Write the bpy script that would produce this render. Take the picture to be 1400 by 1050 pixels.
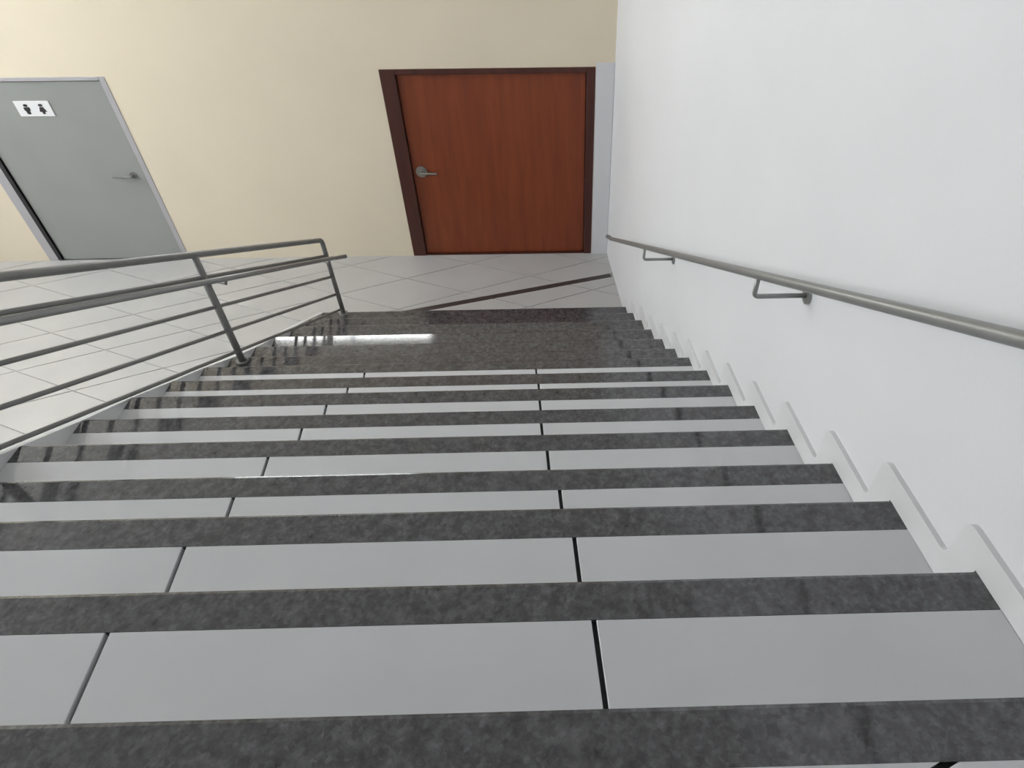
import bpy, bmesh, math, random
from mathutils import Vector, Matrix
from mathutils.geometry import tessellate_polygon

random.seed(7)
for o in list(bpy.data.objects):
    bpy.data.objects.remove(o, do_unlink=True)
scene = bpy.context.scene
COL = scene.collection

# ------------------------------------------------------------------ camera
EYE = Vector((0.0, 0.0, 4.0554))
PITCH, ROLL, YAW = 0.7506, -0.0086, 0.0180
cam_data = bpy.data.cameras.new('camera')
cam = bpy.data.objects.new('camera', cam_data)
COL.objects.link(cam)
fwd = Vector((math.sin(YAW) * math.cos(PITCH), math.cos(YAW) * math.cos(PITCH), -math.sin(PITCH)))
right = Vector((math.cos(YAW), -math.sin(YAW), 0.0))
up = right.cross(fwd)
r2 = right * math.cos(ROLL) + up * math.sin(ROLL)
u2 = -right * math.sin(ROLL) + up * math.cos(ROLL)
mw = Matrix((r2, u2, -fwd)).transposed().to_4x4()
mw.translation = EYE
cam.matrix_world = mw
cam_data.sensor_fit = 'HORIZONTAL'
cam_data.sensor_width = 36.0
cam_data.lens = 863.4575 / 1400 * 36.0
cam_data.shift_x = (700 - 771.2293) / 1400
cam_data.clip_start = 0.05
scene.camera = cam

# ------------------------------------------------------------------ sky, exposure
world = bpy.data.worlds.new('overcast_sky')
scene.world = world
world.use_nodes = True
wn = world.node_tree
wn.nodes.clear()
bg = wn.nodes.new('ShaderNodeBackground')
bg.inputs['Color'].default_value = (1.0, 0.985, 0.995, 1)
bg.inputs['Strength'].default_value = 12.0
wo = wn.nodes.new('ShaderNodeOutputWorld')
wn.links.new(bg.outputs[0], wo.inputs[0])
vs = scene.view_settings
vs.view_transform = 'Standard'
vs.look = 'None'
vs.gamma = 1.0
vs.use_curve_mapping = False
vs.exposure = 1.40


def portal(name, loc, rot, sx, sy):
    """daylight portal in a real window opening (guides sky light only)"""
    l = bpy.data.lights.new(name, 'AREA')
    l.shape = 'RECTANGLE'
    l.size, l.size_y = sx, sy
    l.cycles.is_portal = True
    o = bpy.data.objects.new(name, l)
    COL.objects.link(o)
    o.location = loc
    o.rotation_euler = rot
    return o


# ------------------------------------------------------------------ materials
MATS = {}


def material(name, color, rough=0.5, metal=0.0, var=0.0, scale=8.0, bump=0.0, bump_scale=60.0, spec=0.5, coat=0.0):
    if name in MATS:
        return MATS[name]
    m = bpy.data.materials.new(name)
    m.use_nodes = True
    nt = m.node_tree
    b = nt.nodes['Principled BSDF']
    b.inputs['Base Color'].default_value = (*color, 1)
    b.inputs['Roughness'].default_value = rough
    b.inputs['Metallic'].default_value = metal
    b.inputs['Specular IOR Level'].default_value = spec
    b.inputs['Coat Weight'].default_value = coat
    tc = nt.nodes.new('ShaderNodeTexCoord')
    if var > 0:
        n = nt.nodes.new('ShaderNodeTexNoise')
        n.inputs['Scale'].default_value = scale
        n.inputs['Detail'].default_value = 5
        r = nt.nodes.new('ShaderNodeValToRGB')
        r.color_ramp.elements[0].position = 0.3
        r.color_ramp.elements[1].position = 0.7
        r.color_ramp.elements[0].color = (*[max(0, c * (1 - var)) for c in color], 1)
        r.color_ramp.elements[1].color = (*[min(1, c * (1 + var)) for c in color], 1)
        nt.links.new(tc.outputs['Object'], n.inputs['Vector'])
        nt.links.new(n.outputs['Fac'], r.inputs['Fac'])
        nt.links.new(r.outputs['Color'], b.inputs['Base Color'])
    if bump > 0:
        n2 = nt.nodes.new('ShaderNodeTexNoise')
        n2.inputs['Scale'].default_value = bump_scale
        n2.inputs['Detail'].default_value = 3
        bp = nt.nodes.new('ShaderNodeBump')
        bp.inputs['Strength'].default_value = bump
        bp.inputs['Distance'].default_value = 0.01
        nt.links.new(tc.outputs['Object'], n2.inputs['Vector'])
        nt.links.new(n2.outputs['Fac'], bp.inputs['Height'])
        nt.links.new(bp.outputs['Normal'], b.inputs['Normal'])
    MATS[name] = m
    return m


def granite_material():
    m = bpy.data.materials.new('polished_granite')
    m.use_nodes = True
    nt = m.node_tree
    b = nt.nodes['Principled BSDF']
    tc = nt.nodes.new('ShaderNodeTexCoord')
    n = nt.nodes.new('ShaderNodeTexNoise')
    n.inputs['Scale'].default_value = 26
    n.inputs['Detail'].default_value = 8
    n.inputs['Roughness'].default_value = 0.7
    v = nt.nodes.new('ShaderNodeTexVoronoi')
    v.inputs['Scale'].default_value = 95
    r1 = nt.nodes.new('ShaderNodeValToRGB')
    e = r1.color_ramp.elements
    e[0].position, e[0].color = 0.33, (0.030, 0.029, 0.032, 1)
    e[1].position, e[1].color = 0.66, (0.108, 0.105, 0.111, 1)
    r2_ = nt.nodes.new('ShaderNodeValToRGB')
    e = r2_.color_ramp.elements
    e[0].position, e[0].color = 0.0, (0.6, 0.6, 0.6, 1)
    e[1].position, e[1].color = 0.9, (1.25, 1.25, 1.25, 1)
    mx = nt.nodes.new('ShaderNodeMix')
    mx.data_type = 'RGBA'
    mx.blend_type = 'MULTIPLY'
    mx.inputs[0].default_value = 1.0
    nt.links.new(tc.outputs['Object'], n.inputs['Vector'])
    nt.links.new(tc.outputs['Object'], v.inputs['Vector'])
    nt.links.new(n.outputs['Fac'], r1.inputs['Fac'])
    nt.links.new(v.outputs['Color'], r2_.inputs['Fac'])
    nt.links.new(r1.outputs['Color'], mx.inputs[6])
    nt.links.new(r2_.outputs['Color'], mx.inputs[7])
    nt.links.new(mx.outputs[2], b.inputs['Base Color'])
    b.inputs['Roughness'].default_value = 0.09
    b.inputs['Specular IOR Level'].default_value = 0.85
    return m


def wood_material(name, dark, light, rough):
    m = bpy.data.materials.new(name)
    m.use_nodes = True
    nt = m.node_tree
    b = nt.nodes['Principled BSDF']
    tc = nt.nodes.new('ShaderNodeTexCoord')
    mp = nt.nodes.new('ShaderNodeMapping')
    mp.inputs['Scale'].default_value = (9.0, 9.0, 0.8)
    n = nt.nodes.new('ShaderNodeTexNoise')
    n.inputs['Scale'].default_value = 1.6
    n.inputs['Detail'].default_value = 6
    n.inputs['Distortion'].default_value = 0.6
    r = nt.nodes.new('ShaderNodeValToRGB')
    r.color_ramp.elements[0].position = 0.3
    r.color_ramp.elements[1].position = 0.72
    r.color_ramp.elements[0].color = (*dark, 1)
    r.color_ramp.elements[1].color = (*light, 1)
    nt.links.new(tc.outputs['Object'], mp.inputs['Vector'])
    nt.links.new(mp.outputs['Vector'], n.inputs['Vector'])
    nt.links.new(n.outputs['Fac'], r.inputs['Fac'])
    nt.links.new(r.outputs['Color'], b.inputs['Base Color'])
    b.inputs['Roughness'].default_value = rough
    return m


def pane_material():
    m = bpy.data.materials.new('window_glass')
    m.use_nodes = True
    nt = m.node_tree
    nt.nodes.remove(nt.nodes['Principled BSDF'])
    t = nt.nodes.new('ShaderNodeBsdfTransparent')
    t.inputs['Color'].default_value = (0.95, 0.98, 0.98, 1)
    g = nt.nodes.new('ShaderNodeBsdfGlossy')
    g.inputs['Roughness'].default_value = 0.03
    x = nt.nodes.new('ShaderNodeMixShader')
    x.inputs[0].default_value = 0.06
    nt.links.new(t.outputs[0], x.inputs[1])
    nt.links.new(g.outputs[0], x.inputs[2])
    nt.links.new(x.outputs[0], nt.nodes['Material Output'].inputs['Surface'])
    return m


M_WHITE = material('white_wall_paint', (0.71, 0.71, 0.73), 0.55, var=0.02, scale=1.5, bump=0.05)
M_BEIGE = material('beige_wall_paint', (0.78, 0.685, 0.535), 0.6, var=0.025, scale=1.2, bump=0.05)
M_CEIL = material('white_ceiling_paint', (0.82, 0.82, 0.80), 0.7, var=0.02, scale=2)
M_TREAD = material('glazed_tread_tile', (0.60, 0.60, 0.62), 0.22, var=0.03, scale=3, bump=0.02)
M_FLOOR = material('glazed_floor_tile', (0.48, 0.47, 0.465), 0.25, var=0.03, scale=2.5, bump=0.02)
M_GROUT_D = material('dark_grout', (0.045, 0.045, 0.047), 0.9, var=0.1, scale=40)
M_GROUT_L = material('light_grey_grout', (0.35, 0.34, 0.335), 0.9, var=0.08, scale=40)
M_SKIRT = material('white_ceramic_skirting', (0.68, 0.68, 0.69), 0.4, var=0.02, scale=5)
M_GRANITE = granite_material()
M_STEEL = material('grey_painted_steel', (0.20, 0.20, 0.195), 0.48, 0.25, var=0.06, scale=12)
M_STEEL_L = material('brushed_steel', (0.28, 0.28, 0.275), 0.36, 0.5, var=0.05, scale=14)
M_DOORWOOD = wood_material('red_brown_door_veneer', (0.185, 0.038, 0.014), (0.245, 0.056, 0.018), 0.38)
M_FRAMEWOOD = wood_material('dark_brown_frame_wood', (0.052, 0.014, 0.010), (0.085, 0.024, 0.016), 0.4)
M_GREYDOOR = material('grey_door_enamel', (0.31, 0.318, 0.30), 0.45, var=0.04, scale=1.5)
M_GREYFRAME = material('pale_grey_frame_enamel', (0.44, 0.42, 0.44), 0.45, var=0.03, scale=3)
M_GAPSHADE = material('black_gap_shade', (0.03, 0.028, 0.03), 0.7, var=0.1, scale=10)  # black colour for the shaded gap beside the grey door
M_CHROME = material('satin_chrome', (0.42, 0.41, 0.38), 0.28, 0.9, var=0.04, scale=20)
M_SIGN = material('white_sign_plastic', (0.82, 0.82, 0.83), 0.35, var=0.02, scale=10)
M_SIGNINK = material('dark_sign_print', (0.03, 0.028, 0.03), 0.5, var=0.05, scale=30)
M_ALU = material('white_window_aluminium', (0.72, 0.72, 0.72), 0.4, 0.1, var=0.02, scale=10)
M_STRIP = material('dark_floor_strip_stone', (0.060, 0.048, 0.046), 0.35, var=0.25, scale=30)
M_CONCRETE = material('grey_concrete', (0.42, 0.41, 0.40), 0.85, var=0.08, scale=6, bump=0.1)
M_GLASS = pane_material()


# ------------------------------------------------------------------ helpers
def link(name, bm, mat, parent=None, smooth=False):
    bmesh.ops.recalc_face_normals(bm, faces=bm.faces[:])
    me = bpy.data.meshes.new(name)
    bm.to_mesh(me)
    bm.free()
    if smooth:
        for p in me.polygons:
            p.use_smooth = True
    me.materials.append(mat)
    o = bpy.data.objects.new(name, me)
    COL.objects.link(o)
    if parent is not None:
        o.parent = parent
        o.matrix_parent_inverse = Matrix.Translation(-parent.location)
    return o


def empty(name, loc):
    o = bpy.data.objects.new(name, None)
    COL.objects.link(o)
    o.location = loc
    o.empty_display_size = 0.1
    return o


def tag(o, label, cat, group=None):
    o['label'] = label
    o['category'] = cat
    if group:
        o['group'] = group
    return o


def structure(o, label=None):
    o['kind'] = 'structure'
    if label:
        o['label'] = label
    return o


def hexa(bm, P):
    """8 points: bottom ring 0-3, top ring 4-7"""
    v = [bm.verts.new(p) for p in P]
    for f in ((0, 1, 2, 3), (4, 5, 6, 7), (0, 1, 5, 4), (1, 2, 6, 5), (2, 3, 7, 6), (3, 0, 4, 7)):
        bm.faces.new([v[i] for i in f])
    return v


def box(bm, x0, x1, y0, y1, z0, z1):
    hexa(bm, [(x0, y0, z0), (x1, y0, z0), (x1, y1, z0), (x0, y1, z0),
              (x0, y0, z1), (x1, y0, z1), (x1, y1, z1), (x0, y1, z1)])


def prism_xy(bm, poly, z0, z1, chamfer=0.0):
    """vertical prism over a polygon in plan, with a small chamfer round the top"""
    n = len(poly)
    cx = sum(p[0] for p in poly) / n
    cy = sum(p[1] for p in poly) / n

    def ring(z, inset):
        r = []
        for x, y in poly:
            d = math.hypot(x - cx, y - cy) or 1
            k = max(0, (d - inset) / d)
            r.append(bm.verts.new((cx + (x - cx) * k, cy + (y - cy) * k, z)))
        return r
    rings = [ring(z0, 0), ring(z1 - chamfer, 0)]
    if chamfer > 0:
        rings.append(ring(z1, chamfer * 1.4))
    for a, b in zip(rings, rings[1:]):
        for i in range(n):
            bm.faces.new((a[i], a[(i + 1) % n], b[(i + 1) % n], b[i]))
    bm.faces.new(list(reversed(rings[0])))
    bm.faces.new(rings[-1])


def loft_x(bm, P, fa, fb):
    """profile P in (y,z) lofted between two side surfaces x=fa(y), x=fb(y)"""
    A = [bm.verts.new((fa(y), y, z)) for y, z in P]
    B = [bm.verts.new((fb(y), y, z)) for y, z in P]
    m = len(P)
    for i in range(m):
        bm.faces.new((A[i], A[(i + 1) % m], B[(i + 1) % m], B[i]))
    for t in tessellate_polygon([[Vector((y, z, 0)) for y, z in P]]):
        bm.faces.new([A[i] for i in t])
        bm.faces.new([B[i] for i in reversed(t)])


def clip(poly, a, b, c):
    """keep a*x+b*y<=c"""
    out = []
    n = len(poly)
    for i in range(n):
        p, q = poly[i], poly[(i + 1) % n]
        dp, dq = a * p[0] + b * p[1] - c, a * q[0] + b * q[1] - c
        if dp <= 0:
            out.append(p)
        if (dp < 0 < dq) or (dq < 0 < dp):
            t = dp / (dp - dq)
            out.append((p[0] + t * (q[0] - p[0]), p[1] + t * (q[1] - p[1])))
    return out


def area(poly):
    return abs(sum(poly[i][0] * poly[(i + 1) % len(poly)][1] - poly[(i + 1) % len(poly)][0] * poly[i][1]
                   for i in range(len(poly)))) / 2


def tube(bm, pts, r, seg=14, cap=True):
    pts = [Vector(p) for p in pts]
    rings = []
    ref = None
    for i, p in enumerate(pts):
        if i == 0:
            t = pts[1] - p
        elif i == len(pts) - 1:
            t = p - pts[i - 1]
        else:
            t = (pts[i + 1] - p).normalized() + (p - pts[i - 1]).normalized()
        t.normalize()
        if ref is None:
            ref = Vector((0, 0, 1)) if abs(t.z) < 0.9 else Vector((1, 0, 0))
        a = t.cross(ref).normalized()
        b = t.cross(a).normalized()
        ref = a.cross(t)
        rings.append([bm.verts.new(p + (a * math.cos(2 * math.pi * k / seg) + b * math.sin(2 * math.pi * k / seg)) * r)
                      for k in range(seg)])
    for A, B in zip(rings, rings[1:]):
        for k in range(seg):
            bm.faces.new((A[k], A[(k + 1) % seg], B[(k + 1) % seg], B[k]))
    if cap:
        bm.faces.new(list(reversed(rings[0])))
        bm.faces.new(rings[-1])


def arc_pts(p0, corner, p1, rad, n=6):
    """rounded corner between two straight runs"""
    p0, corner, p1 = Vector(p0), Vector(corner), Vector(p1)
    a = (p0 - corner).normalized()
    b = (p1 - corner).normalized()
    s, e = corner + a * rad, corner + b * rad
    return [tuple((1 - t) ** 2 * s + 2 * t * (1 - t) * corner + t * t * e) for t in [i / n for i in range(n + 1)]]


# ------------------------------------------------------------------ measured lay-out
SK = -0.082                       # the right wall is slightly out of square to the treads
XR = lambda y: 1.1745 + SK * y    # face of the skirting on the right
XW = lambda y: XR(y) + 0.018      # right wall plane
XL = lambda y: -2.3205 - 0.0113 * y   # left end of the treads
TW = -0.0073
WY = lambda x: 6.658 + TW * x     # far wall plane
STEPS = [  # nosing edge y, tread height z, width of the dark nosing, left joint x, right joint x
    (0.491, 2.696, 0.117, None, None),
    (0.863, 2.543, 0.110, -1.125, 0.083),
    (1.216, 2.379, 0.113, -1.148, 0.047),
    (1.536, 2.185, 0.101, -1.187, 0.006),
    (1.891, 1.994, 0.099, -1.236, -0.043),
    (2.227, 1.809, 0.096, -1.240, -0.075),
    (2.569, 1.632, 0.099, -1.252, -0.090),
    (2.907, 1.441, 0.098, -1.258, -0.105),
    (3.250, 1.253, 0.095, -1.270, -0.130),
    (3.573, 1.063, 0.130, -1.285, -0.150),
    (3.915, 0.879, 0.130, -1.300, -0.170),
    (4.262, 0.705, 0.165, -1.310, -0.190),
    (4.622, 0.532, 0.165, -1.320, -0.210),
    (4.972, 0.354, 0.130, -1.330, -0.230),
    (5.322, 0.174, 0.130, -1.340, -0.250),
]
N = len(STEPS) - 1
CEIL = 5.5
XLEFT = -9.0
YNEAR = -3.0

# ------------------------------------------------------------------ walls
DOOR_A = (-1.674, 0.455, 0.0, 2.10)      # brown door opening on far wall x0,x1,z0,z1
DOOR_B = (-6.035, -4.366, 0.0, 2.065)    # grey door
HIWIN = (-3.90, -1.66, 2.73, 3.05)       # strip window high on the far wall
WT = 0.16


def wall_with_holes(bm, P, u0, u1, z0, z1, holes, d0, d1):
    """P(u,d,z)->world; a slab cut by rectangular holes"""
    us = sorted({u0, u1, *[h[0] for h in holes], *[h[1] for h in holes]})
    zs = sorted({z0, z1, *[h[2] for h in holes], *[h[3] for h in holes]})
    for i in range(len(us) - 1):
        for j in range(len(zs) - 1):
            um, zm = (us[i] + us[i + 1]) / 2, (zs[j] + zs[j + 1]) / 2
            if any(h[0] < um < h[1] and h[2] < zm < h[3] for h in holes):
                continue
            a, b, c, d = us[i], us[i + 1], zs[j], zs[j + 1]
            hexa(bm, [P(a, d0, c), P(b, d0, c), P(b, d1, c), P(a, d1, c),
                      P(a, d0, d), P(b, d0, d), P(b, d1, d), P(a, d1, d)])
    bmesh.ops.remove_doubles(bm, verts=bm.verts[:], dist=1e-5)
    # drop the doubled inner faces between neighbouring slabs
    seen = {}
    for f in bm.faces:
        seen.setdefault(frozenset(v.index for v in f.verts), []).append(f)
    bm.verts.index_update()
    seen = {}
    for f in bm.faces:
        seen.setdefault(frozenset(v.index for v in f.verts), []).append(f)
    dead = [f for fs in seen.values() if len(fs) > 1 for f in fs]
    if dead:
        bmesh.ops.delete(bm, geom=dead, context='FACES')


PF = lambda u, d, z: (u, WY(u) + d, z)           # far wall
PR = lambda u, d, z: (XW(u) + d, u, z)           # right wall
PL = lambda u, d, z: (XLEFT - d, u, z)           # left wall
PN = lambda u, d, z: (u, YNEAR - d, z)           # near wall

bm = bmesh.new()
wall_with_holes(bm, PF, XLEFT, XW(6.65), 0, CEIL, [DOOR_A, DOOR_B, HIWIN], 0, WT)
structure(link('wall_far', bm, M_BEIGE), 'beige painted end wall with the brown and grey doors')
bm = bmesh.new()
wall_with_holes(bm, PR, YNEAR, 6.80, 0, CEIL, [], 0, WT)
structure(link('wall_right', bm, M_WHITE), 'plain white wall along the stairs with a handrail')
LWIN = [(0.6, 2.9, 3.7, 5.2), (3.5, 5.8, 3.7, 5.2)]
bm = bmesh.new()
wall_with_holes(bm, PL, YNEAR, 6.9, 0, CEIL, LWIN, 0, WT)
structure(link('wall_left', bm, M_WHITE), 'white wall with high windows out of view on the left')
bm = bmesh.new()
wall_with_holes(bm, PN, XLEFT, XW(YNEAR), 0, CEIL, [], 0, WT)
structure(link('wall_near', bm, M_WHITE), 'white wall behind the viewer')
bm = bmesh.new()
box(bm, XLEFT - WT, 1.7, YNEAR - WT, 6.95, CEIL, CEIL + 0.15)
structure(link('ceiling', bm, M_CEIL), 'white ceiling over the stair hall')

# white painted strip of wall between the brown door and the right wall, up to door head height
bm = bmesh.new()
x0, x1 = DOOR_A[1] + 0.006, XW(6.65) - 0.002
hexa(bm, [(x0, WY(x0) - 0.02, 0.0), (x1, WY(x1) - 0.02, 0.0), (x1, WY(x1), 0.0), (x0, WY(x0), 0.0),
          (x0, WY(x0) - 0.02, 2.14), (x1, WY(x1) - 0.02, 2.14), (x1, WY(x1), 2.14), (x0, WY(x0), 2.14)])
structure(link('trim_1', bm, M_WHITE), 'narrow white wall strip beside the brown door')


# windows ------------------------------------------------------------
def window(name, P, rect, nu, nz, label, loc):
    root = structure(empty(name, loc), label)
    u0, u1, z0, z1 = rect
    fw, d0, d1 = 0.045, 0.03, 0.09
    bmf = bmesh.new()

    def bar(a, b, c, d):
        hexa(bmf, [P(a, d0, c), P(b, d0, c), P(b, d1, c), P(a, d1, c),
                   P(a, d0, d), P(b, d0, d), P(b, d1, d), P(a, d1, d)])
    bar(u0, u0 + fw, z0, z1)
    bar(u1 - fw, u1, z0, z1)
    bar(u0 + fw, u1 - fw, z0, z0 + fw)
    bar(u0 + fw, u1 - fw, z1 - fw, z1)
    link('window_frame', bmf, M_ALU, root)
    du, dz = (u1 - u0) / nu, (z1 - z0) / nz
    for i in range(1, nu):
        bmf = bmesh.new()
        bar(u0 + i * du - 0.014, u0 + i * du + 0.014, z0 + fw, z1 - fw)
        link('mullion', bmf, M_ALU, root)
    for j in range(1, nz):
        bmf = bmesh.new()
        bar(u0 + fw, u1 - fw, z0 + j * dz - 0.014, z0 + j * dz + 0.014)
        link('transom', bmf, M_ALU, root)
    for i in range(nu):
        for j in range(nz):
            a = u0 + i * du + (fw if i == 0 else 0.014)
            b = u0 + (i + 1) * du - (fw if i == nu - 1 else 0.014)
            c = z0 + j * dz + (fw if j == 0 else 0.014)
            d = z0 + (j + 1) * dz - (fw if j == nz - 1 else 0.014)
            bg_ = bmesh.new()
            hexa(bg_, [P(a, 0.058, c), P(b, 0.058, c), P(b, 0.062, c), P(a, 0.062, c),
                       P(a, 0.058, d), P(b, 0.058, d), P(b, 0.062, d), P(a, 0.062, d)])
            link('pane', bg_, M_GLASS, root)
    return root


window('window_1', PF, HIWIN, 2, 1, 'long strip window high on the end wall, seen mirrored in the steps', (-2.7, 6.7, 2.8))
window('window_2', PL, LWIN[0], 3, 2, 'high daylight window in the left wall nearer the viewer', (XLEFT, 1.75, 3.7))
window('window_3', PL, LWIN[1], 3, 2, 'high daylight window in the left wall near the grey door', (XLEFT, 4.65, 3.7))
for (a, b, c, d) in LWIN:
    portal('daylight_portal', (XLEFT - 0.1, (a + b) / 2, (c + d) / 2), (0, -math.pi / 2, 0), d - c, b - a)
portal('daylight_portal', ((HIWIN[0] + HIWIN[1]) / 2, 6.76, (HIWIN[2] + HIWIN[3]) / 2), (-math.pi / 2, 0, 0), 2.2, 0.32)

# ------------------------------------------------------------------ lower floor with diagonal tiles
floor = empty('floor', (-3.5, 3.0, 0.0))
structure(floor, 'lower hall floor of pale glossy tiles laid on the diagonal')
bm = bmesh.new()
box(bm, XLEFT - WT, 1.7, YNEAR - WT, 6.95, -0.12, -0.003)
link('floor_bed', bm, M_GROUT_L, floor)
SL, PITCHT, U0, V0 = 0.42, 0.595, 2.49, 5.10
G = 0.005
FLOOR_POLY = [(XLEFT, YNEAR), (XW(YNEAR), YNEAR), (XW(6.65), WY(0.6)), (XLEFT, WY(XLEFT))]
S_A, S_B = Vector((-1.62, 5.51)), Vector((0.655, 6.163))     # axis of the dark strip
s_dir = (S_B - S_A).normalized()
s_n = Vector((-s_dir.y, s_dir.x))
HW = 0.036
for i in range(-30, 30):
    for j in range(-30, 30):
        base = [tuple(p) for p in FLOOR_POLY]
        ua, ub = U0 + i * PITCHT + G, U0 + (i + 1) * PITCHT - G
        va, vb = V0 + j * PITCHT + G, V0 + (j + 1) * PITCHT - G
        p = clip(base, SL, 1, ub)
        p = clip(p, -SL, -1, -ua) if len(p) > 2 else p
        p = clip(p, -SL, 1, vb) if len(p) > 2 else p
        p = clip(p, SL, -1, -va) if len(p) > 2 else p
        if len(p) < 3 or area(p) < 0.004:
            continue
        cx = sum(q[0] for q in p) / len(p)
        cy = sum(q[1] for q in p) / len(p)
        if cy < 2.2 and not (cx < -2.6):
            continue                       # hidden below the stairs and the landing
        if XL(cy) + 0.5 < cx and cy < 4.9:
            continue
        pieces = [p]
        c0 = s_n.x * S_A.x + s_n.y * S_A.y
        if cx > -2.2 and cy > 4.8:         # cut where the dark strip crosses
            pieces = [clip(p, s_n.x, s_n.y, c0 - HW - 0.002), clip(p, -s_n.x, -s_n.y, -(c0 + HW + 0.002))]
        for pc in pieces:
            if len(pc) > 2 and area(pc) > 0.004:
                bm = bmesh.new()
                prism_xy(bm, pc, -0.003, 0.005, 0.0015)
                link('floor_tile', bm, M_FLOOR, floor)
bm = bmesh.new()
sp = [S_A + s_n * HW, S_A - s_n * HW, S_B - s_n * HW + s_dir * 0.0, S_B + s_n * HW]
prism_xy(bm, [tuple(v) for v in sp], -0.003, 0.006, 0.001)
strip = link('floor_strip', bm, M_STRIP, floor)
strip['label'] = 'dark narrow strip running slantwise across the pale tiles'

# ------------------------------------------------------------------ upper landing
landing = empty('floor_upper', (-0.6, -1.2, 2.5))
structure(landing, 'upper landing slab at the head of the stairs')
YB = STEPS[0][0] - STEPS[0][2]
bm = bmesh.new()
hexa(bm, [(-2.52, YNEAR, 2.50), (XW(YNEAR), YNEAR, 2.50), (XW(STEPS[0][0] - 0.02), STEPS[0][0] - 0.02, 2.50), (-2.52, STEPS[0][0] - 0.02, 2.50),
          (-2.52, YNEAR, STEPS[0][1] - 0.02), (XW(YNEAR), YNEAR, STEPS[0][1] - 0.02),
          (XW(STEPS[0][0] - 0.02), STEPS[0][0] - 0.02, STEPS[0][1] - 0.02), (-2.52, STEPS[0][0] - 0.02, STEPS[0][1] - 0.02)])
link('landing_slab', bm, M_GROUT_D, landing)
LP = [(-2.52, YNEAR), (XW(YNEAR), YNEAR), (XW(YB), YB), (-2.52, YB)]
g = 0.008
uu0, vv0 = 0.372 + SL * 0.735, 0.372 - SL * 0.735
for i in range(-12, 12):
    for j in range(-12, 12):
        p = clip(LP, SL, 1, uu0 + 0.3 + (i + 1) * PITCHT - g)
        p = clip(p, -SL, -1, -(uu0 + 0.3 + i * PITCHT + g)) if len(p) > 2 else p
        p = clip(p, -SL, 1, vv0 + (j + 1) * PITCHT - g) if len(p) > 2 else p
        p = clip(p, SL, -1, -(vv0 + j * PITCHT + g)) if len(p) > 2 else p
        if len(p) > 2 and area(p) > 0.004:
            bm = bmesh.new()
            prism_xy(bm, p, STEPS[0][1] - 0.02, STEPS[0][1], 0.0015)
            link('landing_tile', bm, M_TREAD, landing)

# ------------------------------------------------------------------ staircase
stairs = tag(empty('staircase', (-0.6, 3.0, 0.0)),
             'descending staircase of pale tiled treads edged with dark speckled granite', 'staircase')
SKIN, OVER = 0.02, 0.018
# core: saw-tooth profile lofted across the width
prof = []
for k in range(N + 1):
    y, z = STEPS[k][0], STEPS[k][1]
    if k > 0:
        prof.append((STEPS[k - 1][0] - OVER - 0.012, z - SKIN))
    prof.append((y - OVER - 0.012, z - SKIN))
prof.append((STEPS[N][0] - OVER - 0.012, 0.006))
low = [(STEPS[N][0] - 0.45, 0.006), (STEPS[0][0] - OVER - 0.012, 2.20)]
prof[0] = (STEPS[0][0] - OVER - 0.012, STEPS[0][1] - SKIN)
prof = [(STEPS[0][0] - 0.022 + 0.002, STEPS[0][1] - SKIN - 0.001)] + prof[1:]
bm = bmesh.new()
pl = prof + low
loft_x(bm, pl, XL, XR)
link('step_core', bm, M_GROUT_D, stairs)


def nosing(k):
    y, z, w = STEPS[k][:3]
    t = 0.024
    dip = {11: 0.0053, 10: 0.0008, 12: 0.001}.get(k, 0.0)      # tilted back so these strips catch the high window's reflection
    P = [(y - w, z - SKIN - dip), (y - w, z - dip)]
    for i in range(5):
        a = math.pi / 2 - i * math.pi / 4
        P.append((y - t / 2 + math.cos(a) * t / 2, z - t / 2 + math.sin(a) * t / 2))
    P.append((y - OVER - 0.012, z - t))
    P.append((y - OVER - 0.012, z - SKIN))
    bm = bmesh.new()
    loft_x(bm, P, XL, XR if k else XW)
    o = link('nosing', bm, M_GRANITE, stairs)
    return o


for k in range(N + 1):
    nosing(k)
GAP = 0.0065
for k in range(1, N + 1):
    y, z, w, ja, jb = STEPS[k]
    yb, yf = STEPS[k - 1][0] - OVER, y - w - 0.001
    skw = SK * 0.9
    cuts = [None, ja, jb, None]
    for c in range(3):
        def edge(idx, yy, side):
            v = cuts[idx]
            if idx == 0:
                return XL(yy)
            if idx == 3:
                return XR(yy)
            return v + skw * (yy - yf) + side * GAP
        poly = [(edge(c, yb, 1), yb), (edge(c + 1, yb, -1), yb), (edge(c + 1, yf, -1), yf), (edge(c, yf, 1), yf)]
        bm = bmesh.new()
        prism_xy(bm, poly, z - SKIN, z, 0.0012)
        link('tread_tile', bm, M_TREAD, stairs)
# riser tiles (mostly turned away from the viewer)
for k in range(N + 1):
    y, z = STEPS[k][0], STEPS[k][1]
    zl = STEPS[k + 1][1] if k < N else 0.006
    yr = y - OVER
    bm = bmesh.new()
    hexa(bm, [(XL(yr), yr - 0.012, zl), (XR(yr), yr - 0.012, zl), (XR(yr), yr, zl), (XL(yr), yr, zl),
              (XL(yr), yr - 0.012, z - 0.024), (XR(yr), yr - 0.012, z - 0.024), (XR(yr), yr, z - 0.024), (XL(yr), yr, z - 0.024)])
    link('riser', bm, M_SKIRT, stairs)

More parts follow.
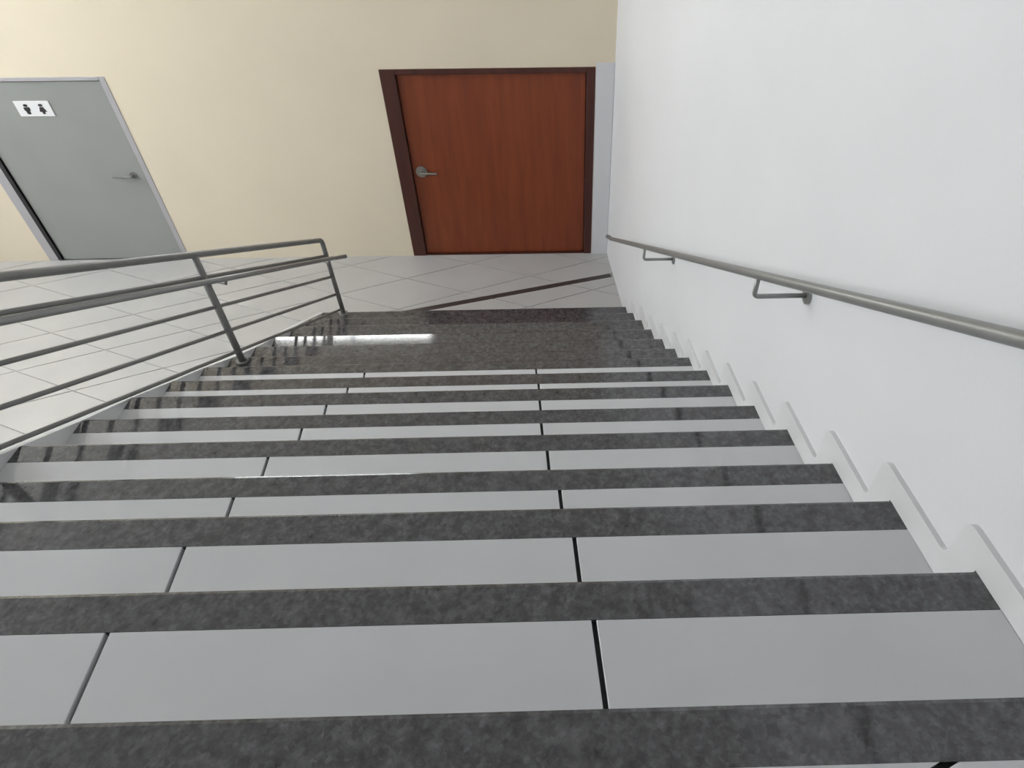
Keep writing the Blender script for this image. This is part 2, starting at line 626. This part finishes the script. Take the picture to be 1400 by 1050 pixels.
# stepped skirting against the right wall: along the tread, then up the riser
H_SK, LEG = 0.09, 0.098
for k in range(1, N + 1):
    y, z = STEPS[k][0], STEPS[k][1]
    y0, zu = STEPS[k - 1][0], STEPS[k - 1][1]
    P = [(y0, z), (y + 0.0, z), (y + 0.0, z + H_SK), (y0 + LEG + 0.02, z + H_SK), (y0 + LEG + 0.006, z + H_SK + 0.006),
         (y0 + LEG, z + H_SK + 0.02), (y0 + LEG, zu + H_SK - 0.03)]
    for i in range(1, 5):
        a = i / 4 * math.pi / 2
        P.append((y0 + LEG - 0.03 + 0.03 * math.cos(a), zu + H_SK - 0.03 + 0.03 * math.sin(a)))
    P.append((y0, zu + H_SK))
    bm = bmesh.new()
    loft_x(bm, P, XR, lambda yy: XW(yy) - 0.0005)
    link('skirting_tile', bm, M_SKIRT, stairs)

# white stringer closing the open left side, flush with the nosings
top = [(STEPS[k][0], STEPS[k][1] - 0.006) for k in range(N + 1)]
bm = bmesh.new()
P = [(0.475, 2.49)] + top + [(STEPS[N][0] + 0.06, 0.006), (STEPS[N][0] - 0.45, 0.006)]
loft_x(bm, P, lambda yy: XL(yy) - 0.001, lambda yy: XL(yy) - 0.046)
link('stringer', bm, M_SKIRT, stairs)

# ------------------------------------------------------------------ steel railing on the open side
PITCH_S = -0.5235
pitch_z = lambda y: 1.063 + PITCH_S * (y - 3.573)
RX = lambda y: -2.268 + 0.060 * (y - 3.521)
railing = tag(empty('stair_railing', (-2.3, 3.5, 0.5)),
              'grey steel railing with sloping bars along the open left side of the stairs', 'railing')
Y_END = 5.290
Y_TOP = 0.30
POSTS = [(3.521, STEPS[9][1]), (Y_END, STEPS[14][1]), (1.76, STEPS[4][1] - 0.0), (Y_TOP, STEPS[0][1])]
for y, zb in POSTS:
    zt = (pitch_z(y) if y > 0.4 else pitch_z(0.45)) + 0.86
    zb2 = zb if y > 1.8 else zb - 0.05
    bm = bmesh.new()
    if abs(y - Y_END) < 1e-6:      # the last post turns into the top rail with a tight bend
        hi = (RX(y), y, zt)
        prev = (RX(y - 0.4), y - 0.4, pitch_z(y - 0.4) + 0.86)
        tube(bm, [(RX(y), y, zb2)] + arc_pts((RX(y), y, zb2), hi, prev, 0.05)[:4], 0.022)
    else:
        tube(bm, [(RX(y), y, zb2), (RX(y), y, zt - 0.012)], 0.024)
    p = link('post', bm, M_STEEL, railing, True)
    bm = bmesh.new()
    tube(bm, [(RX(y), y, zb2), (RX(y), y, zb2 + 0.012)], 0.045, 18)
    link('base_flange', bm, M_STEEL, p)


def slope_run(dx, h, y0, y1):
    return [(RX(y0) + dx, y0, pitch_z(y0) + h), (RX(y1) + dx, y1, pitch_z(y1) + h)]


# top rail with the bend at the last post
bm = bmesh.new()
hi = (RX(Y_END), Y_END, pitch_z(Y_END) + 0.86)
bend = arc_pts((RX(Y_END - 0.4), Y_END - 0.4, pitch_z(Y_END - 0.4) + 0.86), hi, (RX(Y_END), Y_END, 0.3), 0.05)
tube(bm, [(RX(YNEAR + 0.4), YNEAR + 0.4, pitch_z(0.45) + 0.86), (RX(0.45), 0.45, pitch_z(0.45) + 0.86)] + bend[:5], 0.022)
link('top_rail', bm, M_STEEL, railing, True)
for h, r in ((0.69, 0.015), (0.46, 0.0125), (0.255, 0.0125), (0.07, 0.012)):
    bm = bmesh.new()
    tube(bm, slope_run(0, h, 0.40, Y_END), r)
    link('bar', bm, M_STEEL, railing, True)
# lower hand tube carried on the stair side by short arms, running past the last post
bm = bmesh.new()
a = slope_run(0.055, 0.665, 0.40, Y_END)
tube(bm, a + [(RX(5.34) + 0.056, 5.34, pitch_z(5.34) + 0.66), (RX(5.40) + 0.075, 5.40, pitch_z(5.38) + 0.655), (RX(5.46) + 0.12, 5.44, pitch_z(5.40) + 0.65)], 0.019)
link('hand_tube', bm, M_STEEL_L, railing, True)
for y in (1.66, 3.64, 5.20):
    bm = bmesh.new()
    tube(bm, [(RX(y), y, pitch_z(y) + 0.64), (RX(y) + 0.045, y, pitch_z(y) + 0.625), (RX(y) + 0.055, y, pitch_z(y) + 0.66)], 0.011)
    link('tube_arm', bm, M_STEEL, railing, True)

# ------------------------------------------------------------------ handrail on the right wall
OFF = 0.20
HX = lambda y: XR(y) - OFF
hz = lambda y: 2.68 - 0.527 * (y - 2.08)
rail = tag(empty('wall_handrail', (0.9, 3.0, 2.2)),
           'grey tubular handrail sloping down the white wall on bent brackets', 'handrail')
bm = bmesh.new()
ye = 5.24
pts = [(HX(-0.6), -0.6, hz(0.30)), (HX(0.25), 0.25, hz(0.30)), (HX(0.36), 0.36, hz(0.37)), (HX(ye), ye, hz(ye))]
pts += [(HX(ye + 0.03), ye + 0.035, hz(ye + 0.03) - 0.002), (HX(ye) - 0.004, ye + 0.06, hz(ye + 0.05) + 0.004), (HX(ye) - 0.03, ye + 0.09, hz(ye + 0.06) + 0.006)]
tube(bm, pts, 0.018, 18)
link('rail_tube', bm, M_STEEL_L, rail, True)
for y in (0.30, 2.08, 3.93):
    bm = bmesh.new()
    top_ = (HX(y), y, hz(y) - 0.012)
    cor = (HX(y), y, hz(y) - 0.105)
    wl = (XW(y) - 0.006, y, hz(y) - 0.105)
    tube(bm, [top_] + arc_pts(top_, cor, wl, 0.022) + [wl], 0.010, 12)
    b = link('bracket', bm, M_STEEL_L, rail, True)
    bm = bmesh.new()
    tube(bm, [(XW(y) - 0.009, y, hz(y) - 0.105), (XW(y) - 0.0005, y, hz(y) - 0.105)], 0.036, 20)
    link('wall_plate', bm, M_STEEL_L, b)

# ------------------------------------------------------------------ doors


def fbox(bm, u0, u1, d0, d1, z0, z1):
    hexa(bm, [PF(u0, d0, z0), PF(u1, d0, z0), PF(u1, d1, z0), PF(u0, d1, z0),
              PF(u0, d0, z1), PF(u1, d0, z1), PF(u1, d1, z1), PF(u0, d1, z1)])


def door(name, rect, fw, fwl, leafmat, framemat, label, handle_u, handle_z, proud, rec):
    u0, u1, z0, z1 = rect
    root = structure(empty(name, PF((u0 + u1) / 2, 0, 0)), label)
    for (a, b, c, d) in ((u0, u0 + fwl, 0.005, z1), (u1 - fw, u1, 0.005, z1), (u0 + fwl, u1 - fw, z1 - fw * 0.6, z1)):
        bm = bmesh.new()
        fbox(bm, a, b, -proud, WT - 0.01, c, d)
        bmesh.ops.bevel(bm, geom=bm.edges[:], offset=0.004, segments=1, affect='EDGES')
        link('door_frame', bm, framemat, root)
    bm = bmesh.new()
    fbox(bm, u0 + fwl + 0.006, u1 - fw - 0.006, rec, rec + 0.04, 0.016, z1 - fw * 0.6 - 0.006)
    bmesh.ops.bevel(bm, geom=bm.edges[:], offset=0.003, segments=1, affect='EDGES')
    leaf = link('door_leaf', bm, leafmat, root)
    bm = bmesh.new()      # panel added behind the leaf to block sky light leaking through the gaps
    fbox(bm, u0 + 0.002, u1 - 0.002, rec + 0.045, WT - 0.02, 0.005, z1 - 0.002)
    link('light_block_panel', bm, framemat, root)
    return root, leaf


# brown door, lever handle on its left
d1, leaf1 = door('door_1', DOOR_A, 0.085, 0.15, M_DOORWOOD, M_FRAMEWOOD,
                 'red-brown wooden door with dark frame beside the white wall', 0, 0, 0.012, 0.035)
hu = DOOR_A[0] + 0.15 + 0.10
bm = bmesh.new()
c = PF(hu, 0.035, 1.04)
tube(bm, [(c[0], c[1], c[2]), (c[0], c[1] - 0.012, c[2])], 0.062, 24)
h = link('door_handle', bm, M_CHROME, leaf1, False)
bm = bmesh.new()
tube(bm, [(c[0], c[1] - 0.006, c[2]), (c[0], c[1] - 0.035, c[2])] + arc_pts((c[0], c[1] - 0.03, c[2]), (c[0], c[1] - 0.06, c[2]), (c[0] + 0.2, c[1] - 0.06, c[2]), 0.014) + [(c[0] + 0.17, c[1] - 0.06, c[2] - 0.004)], 0.012, 12)
link('lever', bm, M_CHROME, leaf1, True)
bm = bmesh.new()
fbox(bm, DOOR_A[0] + 0.15, DOOR_A[1] - 0.085, 0.0, 0.10, 0.005, 0.014)
link('threshold', bm, M_FRAMEWOOD, d1)

# grey door; black strip stands in for the shadow in its hinge-side gap
d2, leaf2 = door('door_2', DOOR_B, 0.06, 0.16, M_GREYDOOR, M_GREYFRAME,
                 'plain grey door with pale frame and a pictogram sign', 0, 0, 0.006, 0.012)
bm = bmesh.new()
fbox(bm, DOOR_B[0] + 0.115, DOOR_B[0] + 0.16, -0.012, 0.03, 0.016, DOOR_B[3] - 0.08)
link('gap_shade_strip', bm, M_GAPSHADE, d2)
c = PF(DOOR_B[1] - 0.19, 0.012, 1.05)
bm = bmesh.new()
tube(bm, [(c[0], c[1], c[2]), (c[0], c[1] - 0.010, c[2])], 0.036, 20)
link('door_handle', bm, M_STEEL, leaf2)
bm = bmesh.new()
tube(bm, [(c[0], c[1] - 0.005, c[2]), (c[0], c[1] - 0.025, c[2])] + arc_pts((c[0], c[1] - 0.02, c[2]), (c[0], c[1] - 0.05, c[2]), (c[0] - 0.3, c[1] - 0.05, c[2]), 0.014) + [(c[0] - 0.20, c[1] - 0.05, c[2] + 0.004)], 0.012, 12)
link('lever', bm, M_STEEL, leaf2, True)

# restroom sign on the grey door
su0, su1, sz0, sz1 = -5.395, -5.045, 1.690, 1.842
c = PF((su0 + su1) / 2, 0.012, sz0)
sign = tag(empty('door_sign', c), 'small white sign with two dark figures on the grey door', 'sign')
bm = bmesh.new()
fbox(bm, su0, su1, 0.004, 0.0115, sz0, sz1)
bmesh.ops.bevel(bm, geom=bm.edges[:], offset=0.002, segments=1, affect='EDGES')
link('sign_plate', bm, M_SIGN, sign)
for i, uc in enumerate((-5.29, -5.14)):
    bm = bmesh.new()
    zc = (sz0 + sz1) / 2
    head = PF(uc, 0.004, zc + 0.034)
    ring = []
    for (dd, s) in ((0, 0), (-0.003, 0)):
        ring.append([bm.verts.new((head[0] + 0.022 * math.cos(2 * math.pi * t / 16), head[1] + dd, head[2] + 0.013 * math.sin(2 * math.pi * t / 16))) for t in range(16)])
    for t in range(16):
        bm.faces.new((ring[0][t], ring[0][(t + 1) % 16], ring[1][(t + 1) % 16], ring[1][t]))
    bm.faces.new(ring[0])
    bm.faces.new(list(reversed(ring[1])))
    if i == 0:
        body = [(-0.030, 0.016), (0.030, 0.016), (0.030, -0.016), (0.018, -0.016), (0.016, -0.052), (-0.016, -0.052), (-0.018, -0.016), (-0.030, -0.016)]
    else:
        body = [(-0.018, 0.016), (0.018, 0.016), (0.036, -0.030), (0.014, -0.030), (0.012, -0.052), (-0.012, -0.052), (-0.014, -0.030), (-0.036, -0.030)]
    va = [bm.verts.new((uc + x, head[1], zc + z)) for x, z in body]
    vb = [bm.verts.new((uc + x, head[1] - 0.003, zc + z)) for x, z in body]
    m = len(body)
    for t in range(m):
        bm.faces.new((va[t], va[(t + 1) % m], vb[(t + 1) % m], vb[t]))
    f1 = bm.faces.new(va)
    f2 = bm.faces.new(list(reversed(vb)))
    bmesh.ops.triangulate(bm, faces=[f1, f2])
    link('pictogram', bm, M_SIGNINK, sign)
